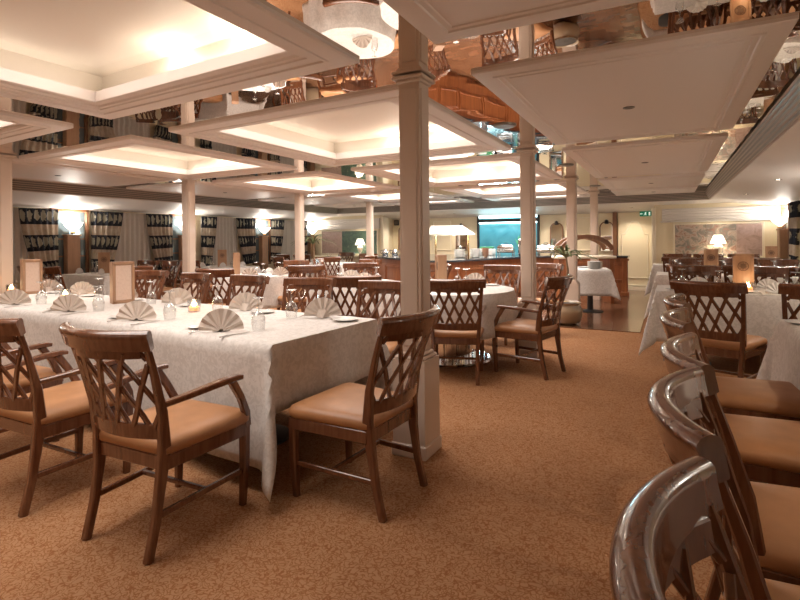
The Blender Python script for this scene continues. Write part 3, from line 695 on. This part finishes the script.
# ================================================================== WINDOW TABLES
for i, (x, y, rz, nm) in enumerate(((-8.6, 5.35, .0, 'by the first window sconce'), (-8.4, 7.75, .0, 'by the second window sconce'), (-8.75, 11.5, 0, 'under the third window sconce'))):
    rect_table(x, y, 1.3, .85, rz, f'window table {nm}', 1)
    rect_cloth(x, y, 1.3, .85, rz, .42, .5, f'white cloth on the window table {nm}', 20+i)
    for q, (dx, s) in enumerate(((-.3, -1), (.32, -1), (-.3, 1), (.32, 1))):
        w_ = f'{("near left", "near right", "far left", "far right")[q]} seat, window table {nm}'
        if i < 2 or q in (0, 1): setting(x+dx, y+s*.27, 0, s, 'at the '+w_, NAPW, False)
        if (q == 2 and i != 0) or (i == 1 and q == 3): continue
        chair(x+dx*1.05, y+s*.72, rnd.uniform(-.15, .15), -s, 'walnut chair at the '+w_)
chair(-7.42, 4.95, -.95, .35, 'walnut chair at the aisle end of the window table by the first sconce')
place(MENUE, (-8.75, 5.42, HT+.008), .9, 'wooden menu stand on the window table by the first sconce', 'wooden menu stands')
place(MENUE, (-8.45, 7.8, HT+.008), .9, 'wooden menu stand on the window table by the second window sconce', 'wooden menu stands')

# ================================================================== RIGHT SIDE
rect_table(1.1, 2.2, .92, 3.7, 0, 'long table at the right picture edge beside the row of aisle chairs', 1)
rect_cloth(1.1, 2.2, .92, 3.7, 0, .5, .5, 'white cloth hanging at the right picture edge beside the row of aisle chairs', 31)
for i, (y, dy, lb) in enumerate(((.66, .0, 'walnut chair cut off by the bottom right corner, nearest of the aisle row'), (1.30, 0, 'walnut chair second in the right aisle row, its whole crest rail showing'), (1.88, .03, 'walnut chair third in the right aisle row'), (2.62, .0, 'walnut chair fourth in the right aisle row'), (3.36, .03, 'walnut chair farthest in the right aisle row, by the cloth corner'))):
    chair((.385, .405, .425, .415, .425)[i], y, 1, dy, lb)
setting(.98, 3.85, .1, 1, 'at the far end of the right-edge table', NAP)
place(PLT, (.72, 3.86, HT+.009), 0, 'small white plate on the near corner of the right-edge cloth', 'side plates')
setting(.80, 2.95, -1, 0, 'on the aisle side of the right-edge table', NAP)
RT = (('nearest right cross table', -.1, 5.7, .75), ('second right cross table', -.14, 8.22, .75), ('farthest right cross table', -.25, 11.2, .7))
for i, (nm, x0, y0, W) in enumerate(RT):
    L = 1.95; cx = x0+L/2; cy = y0+W/2
    rect_table(cx, cy, L, W, 0, f'cross table under white cloth, {nm}', 2)
    rect_cloth(cx, cy, L, W, 0, .45, .5, f'white cloth on the {nm}', 40+i)
    for q, dx in enumerate((.42, 1.03, 1.64)):
        s_ = ('left', 'middle', 'right')[q]
        setting(x0+dx-.02, y0+.12, 0, -1, f'at the near {s_} place of the {nm}', NAPW, i == 0)
        setting(x0+dx-.02, y0+W-.12, 0, 1, f'at the far {s_} place of the {nm}', NAPW, False)
        yn = y0-.68 if i == 0 else y0-.48
        chair(x0+dx+(.0 if i else .09), yn, rnd.uniform(-.06, .06) + (.38 if i == 0 and q == 0 else 0), 1, f'walnut chair with its back to us, near {s_} of the {nm}')
        chair(x0+dx, y0+W+.33, rnd.uniform(-.08, .08), -1, f'walnut chair facing us at the far {s_} place of the {nm}')
for x, y, rz, lb in ((.68, 6.16, .08, 'menu stand with round emblem on the nearest right cross table'), (.57, 8.62, .0, 'menu stand with round emblem on the second right cross table'), (1.70, 11.44, 0, 'menu stand with round emblem on the farthest right cross table')):
    place(MENUE, (x, y, HT+.008), rz-.15, 'wooden '+lb, 'wooden menu stands')
place(CND, (.70, 5.98, HT+.008), 0, 'lit candle in glass cup on the nearest right cross table', 'lit candles in glass cups')
place(CND, (.20, 8.58, HT+.008), 0, 'lit candle in glass cup on the second right cross table', 'lit candles in glass cups')

# ================================================================== BUFFET
front = [(-.80, 12.35), (-2.3, 12.2), (-2.75, 11.8), (-3.1, 11.0), (-3.35, 10.15), (-3.6, 9.35), (-3.85, 8.95), (-4.2, 8.85), (-4.55, 9.1), (-5.1, 9.75), (-5.9, 10.4), (-6.5, 10.95), (-6.75, 11.5), (-6.9, 12.3)]
poly = front + [(-6.9, 12.9), (-.80, 12.9)]
cen = Vector((-3.9, 11.6))
def off(d):
    out = []
    n = len(poly)
    for i in range(n):
        a, p, q = Vector(poly[i-1]), Vector(poly[i]), Vector(poly[(i+1) % n]); e1 = (p-a).normalized(); e2 = (q-p).normalized()
        n1 = Vector((-e1.y, e1.x)); n2 = Vector((-e2.y, e2.x)); m = (n1+n2).normalized(); out.append(p + m*d/max(.35, m.dot(n1)))
    return out
t = thing('buffet_counter', 'curved wooden buffet counter with dark stone top in the centre background', 'counter', (0, 0, 0))
sgn = 1
if (off(.05)[4] - cen).length > (Vector(poly[4]) - cen).length: sgn = -1
b = MB(); b.loops([[(p.x, p.y, z) for p in off(sgn*d)] for d, z in ((.08, .008), (.08, .09), (.03, .09), (.03, .30), (.02, .31), (.02, .74), (.03, .75), (.03, .86))]); b.build('body', MWC, t)
b = MB(); b.loops([[(p.x, p.y, z) for p in off(sgn*d)] for d, z in ((0.0, .862), (-.03, .868), (-.03, .90), (-.02, .905))]); b.build('stone_top', MGR, t)
b = MB(); of = off(sgn*.02)
for i in range(len(front)-1):
    a, c = of[i], of[i+1]; L = (c-a).length; m_ = max(1, int(L/.55)); an = math.atan2(c.y-a.y, c.x-a.x)
    for q in range(m_):
        p = a + (c-a)*(q+.5)/m_; w_ = L/m_-.08
        for zz in (.36, .70): b.box((p.x, p.y, zz), (w_, .03, .03), .005, an)
        for s in (-1, 1): b.box((p.x+s*w_/2*math.cos(an), p.y+s*w_/2*math.sin(an), .53), (.03, .03, .37), .005, an)
b.build('panel_moulding', MWC, t)
b = MB(); b.box((-.84, 12.38, .44), (.12, .12, .84), .02); b.box((-.84, 12.38, .82), (.17, .17, .05), .01); b.box((-.84, 12.38, .05), (.17, .17, .1), .01); b.build('end_pilaster', MWC, t)
# serving window with blue backlight
wdw = tag(MB().box((-3.93, 13.89, 1.42), (1.7, .03, 1.14)).build('window_20', MBLUE), kind='structure')
b = MB()
for x in (-4.78, -3.08): b.box((x, 13.86, 1.42), (.06, .09, 1.2), .008)
for z in (1.99, .84): b.box((-3.93, 13.86, z), (1.76, .09, .06), .008)
b.box((-3.93, 13.84, 1.83), (1.66, .10, .09)); b.build('window_frame', MBLK, wdw)
MB().box((-3.93, 13.84, 1.765), (1.62, .05, .03)).build('tube_light', MTUBE, wdw); MB().box((-3.93, 13.84, 1.93), (1.62, .05, .045)).build('tube_light', MTUBE, wdw)
b = MB()
for q in range(9):
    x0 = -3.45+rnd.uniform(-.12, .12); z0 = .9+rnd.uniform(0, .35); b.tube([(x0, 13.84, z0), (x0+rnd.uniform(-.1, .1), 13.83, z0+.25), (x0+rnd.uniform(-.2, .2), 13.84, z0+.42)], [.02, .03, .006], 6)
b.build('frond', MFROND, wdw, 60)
la = bpy.data.lights.new('serving_tube', 'AREA'); la.shape = 'RECTANGLE'; la.size = 1.6; la.size_y = .06; la.energy = 22; la.color = (.55, .9, 1)
lo = bpy.data.objects.new('serving_tube', la); COL.objects.link(lo); lo.location = (-3.93, 13.78, 1.75); lo.rotation_euler = (math.radians(50), 0, PI)
lo.rotation_euler = Vector((0, -.75, -.66)).to_track_quat('-Z', 'Y').to_euler(); lo.parent = wdw
# lit food shield on brass posts
t = thing('food_shield', 'brightly lit sloping white hood on brass posts over the buffet', 'buffet hood', (-4.05, 9.95, .905), .1)
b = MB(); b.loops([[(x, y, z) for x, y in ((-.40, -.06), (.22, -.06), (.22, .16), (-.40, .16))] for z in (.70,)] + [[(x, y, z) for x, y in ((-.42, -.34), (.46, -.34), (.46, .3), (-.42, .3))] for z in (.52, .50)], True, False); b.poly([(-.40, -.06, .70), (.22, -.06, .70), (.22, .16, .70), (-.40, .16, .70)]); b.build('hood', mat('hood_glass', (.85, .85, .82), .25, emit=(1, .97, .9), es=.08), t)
for s in (-1, 1):
    MB().tube([(s*.36, .1, 0), (s*.36, .1, .6)], .015, 10).build('post', MBR, t, 40)
for x in (-.14, .14): MB().lathe([(.02, .58), (.05, .56), (.055, .53), (.03, .515)], 14, (x, -.05, 0)).build('heat_lamp', MBULB, t, 50)
la = bpy.data.lights.new('heat_lamp_beam', 'POINT'); la.energy = 12; la.color = (1, .93, .82); la.shadow_soft_size = .1; lo = bpy.data.objects.new('heat_lamp_beam', la); COL.objects.link(lo); lo.parent = t; lo.location = (0, -.1, .42)
t = thing('glass_sneeze_guard', 'tilted glass guard with thin brass rails left of the lit buffet hood', 'glass guard', (-4.95, 10.15, .905), .7)
b = MB()
for s in (-.3, .3): b.tube([(s, 0, 0), (s, 0, .42), (s, -.18, .6)], .012, 8)
b.build('rail', MBR, t, 40); MB().box((0, -.08, .5), (.62, .012, .3), 0, 0, Matrix.Rotation(math.radians(-45), 3, 'X')).build('glass_panel', MPG, t)
# crockery on the counter, plate by plate
def make_dinner_plate():
    return freeze(tag(MB().lathe([(.07, 0), (.075, .004), (.125, .016), (.13, .018), (.125, .0195), (.07, .009), (.002, .0085)], 24).build('dinner_plate', MP, None, 60), 'x', 'plate'))
DP = make_dinner_plate()
for x, y, n_, lb in ((-4.1, 10.6, 14, 'white dinner plate in the left stack under the buffet hood'), (-3.78, 10.75, 15, 'white dinner plate in the right stack under the buffet hood')):
    for q in range(n_): place(DP, (x, y, .906+.0125*q), 0, lb, lb.replace('plate in', 'plates in'))
def make_bowl(): return freeze(tag(MB().lathe([(.03, 0), (.035, .006), (.07, .04), (.078, .055), (.074, .055), (.03, .010)], 20).build('soup_bowl', mat('brown_stoneware', (.35, .2, .13), .3), None, 60), 'x', 'bowl'))
BW = make_bowl()
for q in range(8): place(BW, (-3.55, 10.75, .906+.022*q), 0, 'brown stoneware bowl in the stack right of the plates', 'stacked brown bowls')
def chafing(x, y, lb):
    t = thing('chafing_dish', lb, 'chafing dish', (x, y, .906), .1, 'chafing dishes on the buffet')
    MB().box((0, 0, .11), (.42, .3, .10), .02).build('pan', MS, t)
    b = MB(); [b.tube([(sx*.18, sy*.12, 0), (sx*.18, sy*.12, .07)], .01, 8) for sx in (-1, 1) for sy in (-1, 1)]; b.build('stand', MCH, t)
    MB().loops([[(x_*k_, y_*k_, z) for x_, y_ in ((-.2, -.14), (.2, -.14), (.2, .14), (-.2, .14))] for k_, z in ((1, .165), (.96, .21), (.8, .25), (.4, .27))]).build('lid', MCH, t, 50)
    MB().tube([(-.05, 0, .27), (-.04, 0, .30), (.04, 0, .30), (.05, 0, .27)], .008, 8).build('handle', MBLK, t)
chafing(-3.56, 12.4, 'steel chafing dish in front of the blue serving window'); chafing(-2.6, 12.5, 'steel chafing dish right of the second column on the buffet')
t = thing('coffee_machine', 'dark steel coffee machine before the blue serving window', 'coffee machine', (-3.08, 12.5, .906), .1)
MB().box((0, 0, .2), (.34, .34, .40), .02).build('body', MS, t); MB().box((0, -.18, .30), (.26, .03, .10), .01).build('control_panel', MBLK, t); MB().tube([(-.06, -.2, .2), (-.06, -.2, .14)], .014, 8).build('spout', MBLK, t); MB().box((0, -.2, .03), (.28, .12, .04), .01).build('drip_tray', MBLK, t)
t = thing('food_warmer', 'white box warmer with green lid left of the chafing dish', 'food warmer', (-4.05, 12.4, .906), 0)
MB().box((0, 0, .08), (.36, .3, .16), .015).build('body', MP, t); MB().box((0, 0, .19), (.32, .26, .05), .015).build('lid', mat('green_lid', (.05, .3, .12), .4), t); b = MB(); [b.box((x_, -.152, .06), (.03, .01, .03)) for x_ in (-.08, .08)]; b.build('vent_hole', MBLK, t)
def kettle(x, y, lb):
    t = thing('steel_kettle', lb, 'kettle', (x, y, .906), .4, 'kettles at the left end of the buffet')
    MB().lathe([(.07, 0), (.085, .02), (.08, .1), (.05, .15), (.02, .16)], 18).build('body', MCH, t, 50); MB().tube([(.07, 0, .06), (.12, 0, .11), (.14, 0, .15)], [.018, .012, .008], 8).build('spout', MCH, t, 50); MB().tube([(-.07, 0, .13), (-.12, 0, .12), (-.12, 0, .05), (-.08, 0, .03)], .009, 8).build('handle', MBLK, t, 50)
kettle(-6.75, 11.9, 'steel kettle at the left end of the buffet, left one'); kettle(-6.45, 11.9, 'steel kettle at the left end of the buffet, right one')
t = thing('toaster', 'small steel toaster beside the kettles on the buffet', 'toaster', (-6.15, 11.95, .906), .1)
MB().box((0, 0, .1), (.26, .16, .19), .03).build('body', MCH, t); b = MB(); [b.box((0, s_, .196), (.2, .03, .006)) for s_ in (-.035, .035)]; b.build('slot', MBLK, t)
# mirror niches on the front wall
def niche(x, lb, w_=.34):
    t = thing('wall_mirror', lb, 'mirror', (x, 13.88, .98), 0, 'arched mirrors on the front wall')
    def arch(k_, y): return [(-w_/2*k_, y, 0), (w_/2*k_, y, 0)] + [(w_/2*k_*math.cos(q*PI/10), y, .60+.16*k_*math.sin(q*PI/10)) for q in range(11)]
    b = MB(); b.loops([arch(1, 0), arch(1, -.05), arch(.86, -.05), arch(.86, 0)], True, False); b.build('frame', MWT, t)
    b = MB(); b.poly(arch(.87, -.015)); b.build('mirror_glass', MMI, t)
    b = MB(); b.box((0, -.06, .72), (.09, .05, .05), .01); b.lathe([(.03, .74), (.05, .77), (.02, .80)], 10, (0, -.05, 0)); b.build('crest_ornament', MBLK, t)
for x, lb in ((-2.6, 'arched wall mirror just right of the second column'), (-1.36, 'arched wall mirror behind the fourth column'), (-5.3, 'arched wall mirror left of the blue serving window'), (-7.2, 'arched wall mirror at the far left of the front wall')): niche(x, lb)
t = thing('thermostat_box', 'small black box high on the wall beside the last left column', 'wall box', (-7.45, 13.87, 1.85)); MB().box((0, 0, 0), (.17, .05, .17), .01).build('case', MBLK, t); MB().box((0, -.03, 0), (.11, .01, .11)).build('grille', MVENT, t)
# exit sign
t = thing('exit_sign', 'green running-man exit sign above the panelled door', 'sign', (-.46, 13.81, 1.90))
MB().box((0, 0, 0), (.26, .04, .12), .006).build('panel', MGREEN, t)
b = MB(); y = -.0225
b.lathe([(.011, -.002), (.011, .002)], 12, (0, 0, 0)); bmesh.ops.rotate(b.bm, verts=b.bm.verts[:], cent=(0, 0, 0), matrix=Matrix.Rotation(PI/2, 3, 'X')); bmesh.ops.translate(b.bm, verts=b.bm.verts[:], vec=(.005, y, .036))
S = lambda p, q, w_=.012: b.sweep([(p[0], y, p[1]), (q[0], y, q[1])], (w_, .004), (0, 0, 1) if abs(p[0]-q[0]) > abs(p[1]-q[1]) else (1, 0, 0))
S((0, .024), (-.012, -.008), .016); S((-.012, -.006), (.012, -.022)); S((.012, -.02), (.006, -.044), .009); S((-.014, -.008), (-.026, -.03)); S((-.024, -.029), (-.046, -.034), .009); S((-.002, .02), (.022, .006), .008); S((-.002, .02), (-.026, .012), .008)
b.build('running_man', MWHT, t)
b = MB(); b.box((.085, y, -.0), (.036, .004, .085)); b.build('doorway_symbol', MWHT, t); b = MB(); b.box((-.085, y, 0), (.05, .004, .012)); b.loops([[(-.098, y+e, .026), (-.122, y+e, 0), (-.098, y+e, -.026)] for e in (-.002, .002)]); b.build('arrow', MWHT, t)
# buffet cart with wooden arches
rect_table(-1.22, 9.55, .62, .85, .2, 'serving table with plates beside the third aisle column', 1)
o = rect_cloth(-1.22, 9.55, .62, .85, .2, .30, .44, 'white cloth on the serving table beside the third aisle column', 50)
t = thing('serving_arch', 'pair of curved wooden arches over a serving counter between third and fourth columns', 'buffet arch', (-1.5, 10.75, 0), .45)
for yy in (-.2, .2):
    MB().sweep([(-.52*math.cos(q*PI/14), yy, 1.0+.34*math.sin(q*PI/14)) for q in range(1, 14)], (.05, .09), (0, 1, 0)).build('arch', MWT, t, 40)
MB().box((0, 0, .93), (1.15, .5, .05), .01).build('shelf', MCRM, t)
for s in (-1, 1): MB().box((s*.5, 0, .455), (.08, .42, .91), .01).build('support', MWC, t)
for q in range(10): place(DP, (-1.12, 9.42, HT+.008+.0125*q), 0, 'white dinner plate stacked on the serving table beside the third column', 'plates on the serving table')
place(DP, (-1.35, 9.85, HT+.008), 0, 'single white plate at the back of the serving table', 'plates on the serving table')
# planter in front of the third aisle column
def plant(x, y, z0, n, L, lb, seed, pot=None):
    rs = random.Random(seed); t = thing('potted_palm', lb, 'plant', (x, y, 0))
    if pot: MB().lathe(pot, 32).build('pot', MPOT, t, 50); MB().lathe([(pot[-3][0]*.9, pot[-3][1]-.03), (.02, pot[-3][1]-.02)], 20).build('soil', MSOIL, t)
    MB().tube([(0, 0, z0*.5), (.02, .01, z0*.8), (0, 0, z0)], [.022, .018, .012], 8).build('stem', MSTEM, t, 50)
    for q in range(n):
        a = q*2.4+rs.uniform(-.3, .3); e = rs.uniform(.5, 1.25); l = L*rs.uniform(.7, 1.1); pts = []; wd = []
        for j in range(8):
            f_ = j/7; rr = l*f_*math.cos(e*(1-.2*f_)); zz = z0-rs.uniform(0, .02)+l*(math.sin(e)*f_ - .62*f_*f_)
            pts.append((rr*math.cos(a), rr*math.sin(a), zz)); wd.append((.006+.034*math.sin(PI*min(1, f_*.9+.08)), .003))
        MB().sweep(pts, wd, (-math.sin(a), math.cos(a), 0)).build('leaf', MLEAF, t, 60)
plant(-1.36, 7.98, 1.02, 26, .58, 'strap-leaved plant in a round glazed pot at the foot of the third aisle column', 4, [(.12, 0), (.2, .05), (.235, .14), (.23, .24), (.19, .31), (.2, .335), (.215, .34), (.19, .30), (.02, .29)])
plant(-6.75, 8.75, 1.25, 18, .62, 'feathery palm beside the third window-side column', 9, [(.12, 0), (.17, .05), (.19, .2), (.16, .34), (.18, .36), (.16, .34), (.02, .33)])
# murals, consoles, lamps
def wall_art(x0, x1, z0, z1, mats, lb, y=13.19):
    t = thing('mural_painting', lb, 'painting', ((x0+x1)/2, y, (z0+z1)/2)); w_ = x1-x0; h_ = z1-z0; n = len(mats)
    for i, m in enumerate(mats):
        MB().box((-w_/2+w_*(mats[i][1]+mats[i][2])/2, -.01, 0), (w_*(mats[i][2]-mats[i][1])-.004, .03, h_)).build('canvas_panel', mats[i][0], t)
    b = MB(); [b.box((s*(w_/2+.02), -.01, 0), (.04, .05, h_+.08), .006) for s in (-1, 1)]; [b.box((0, -.01, s*(h_/2+.02)), (w_, .05, .04), .006) for s in (-1, 1)]; b.build('frame', MCRM, t)
wall_art(.16, 1.80, .90, 1.60, [(MMU, 0, .38), (MMU, .38, .72), (MMU3, .72, 1)], 'wide faded pink and grey mural on the right end wall')
wall_art(-9.8, -7.75, .90, 1.6, [(MMU3, 0, .38), (MMU2, .38, 1)], 'green and brown mural on the far left end wall')
def console(cx, L, lb):
    t = thing('console_shelf', lb, 'console', (cx, 12.96, 0)); MB().box((0, 0, .82), (L, .36, .06), .01).build('top', MCRM, t); MB().box((0, .03, .4), (L-.1, .28, .8), .01).build('body', MCRM, t); panel_mould(-L/2+.2, L/2-.2, .15, .68, -.12).build('panel_moulding', MCRM, t)
console(.98, 2.1, 'long cream console shelf below the right mural'); console(-8.75, 2.1, 'long cream console shelf below the left mural')
def lamp(x, y, z, lb, m=MSHADE):
    t = thing('table_lamp', lb, 'lamp', (x, y, z), 0, 'urn table lamps')
    MB().lathe([(.075, 0), (.075, .015), (.03, .03), (.028, .08), (.06, .13), (.085, .2), (.09, .25), (.06, .29), (.02, .31)], 22).build('urn_base', MURN, t, 50)
    MB().lathe([(.155, .32), (.15, .335), (.085, .50), (.08, .505)], 26, cap=False).build('lamp_shade', m, t, 50); MB().tube([(0, 0, .3), (0, 0, .5)], .006, 6).build('rod', MBR, t)
    la = bpy.data.lights.new('lamp_bulb', 'POINT'); la.energy = 6; la.color = (1, .85, .62); la.shadow_soft_size = .04; lo = bpy.data.objects.new('lamp_bulb', la); COL.objects.link(lo); lo.parent = t; lo.location = (0, 0, .40)
lamp(.98, 12.93, .851, 'white urn table lamp in front of the right mural'); lamp(-8.2, 12.93, .851, 'white urn table lamp in front of the left green mural')
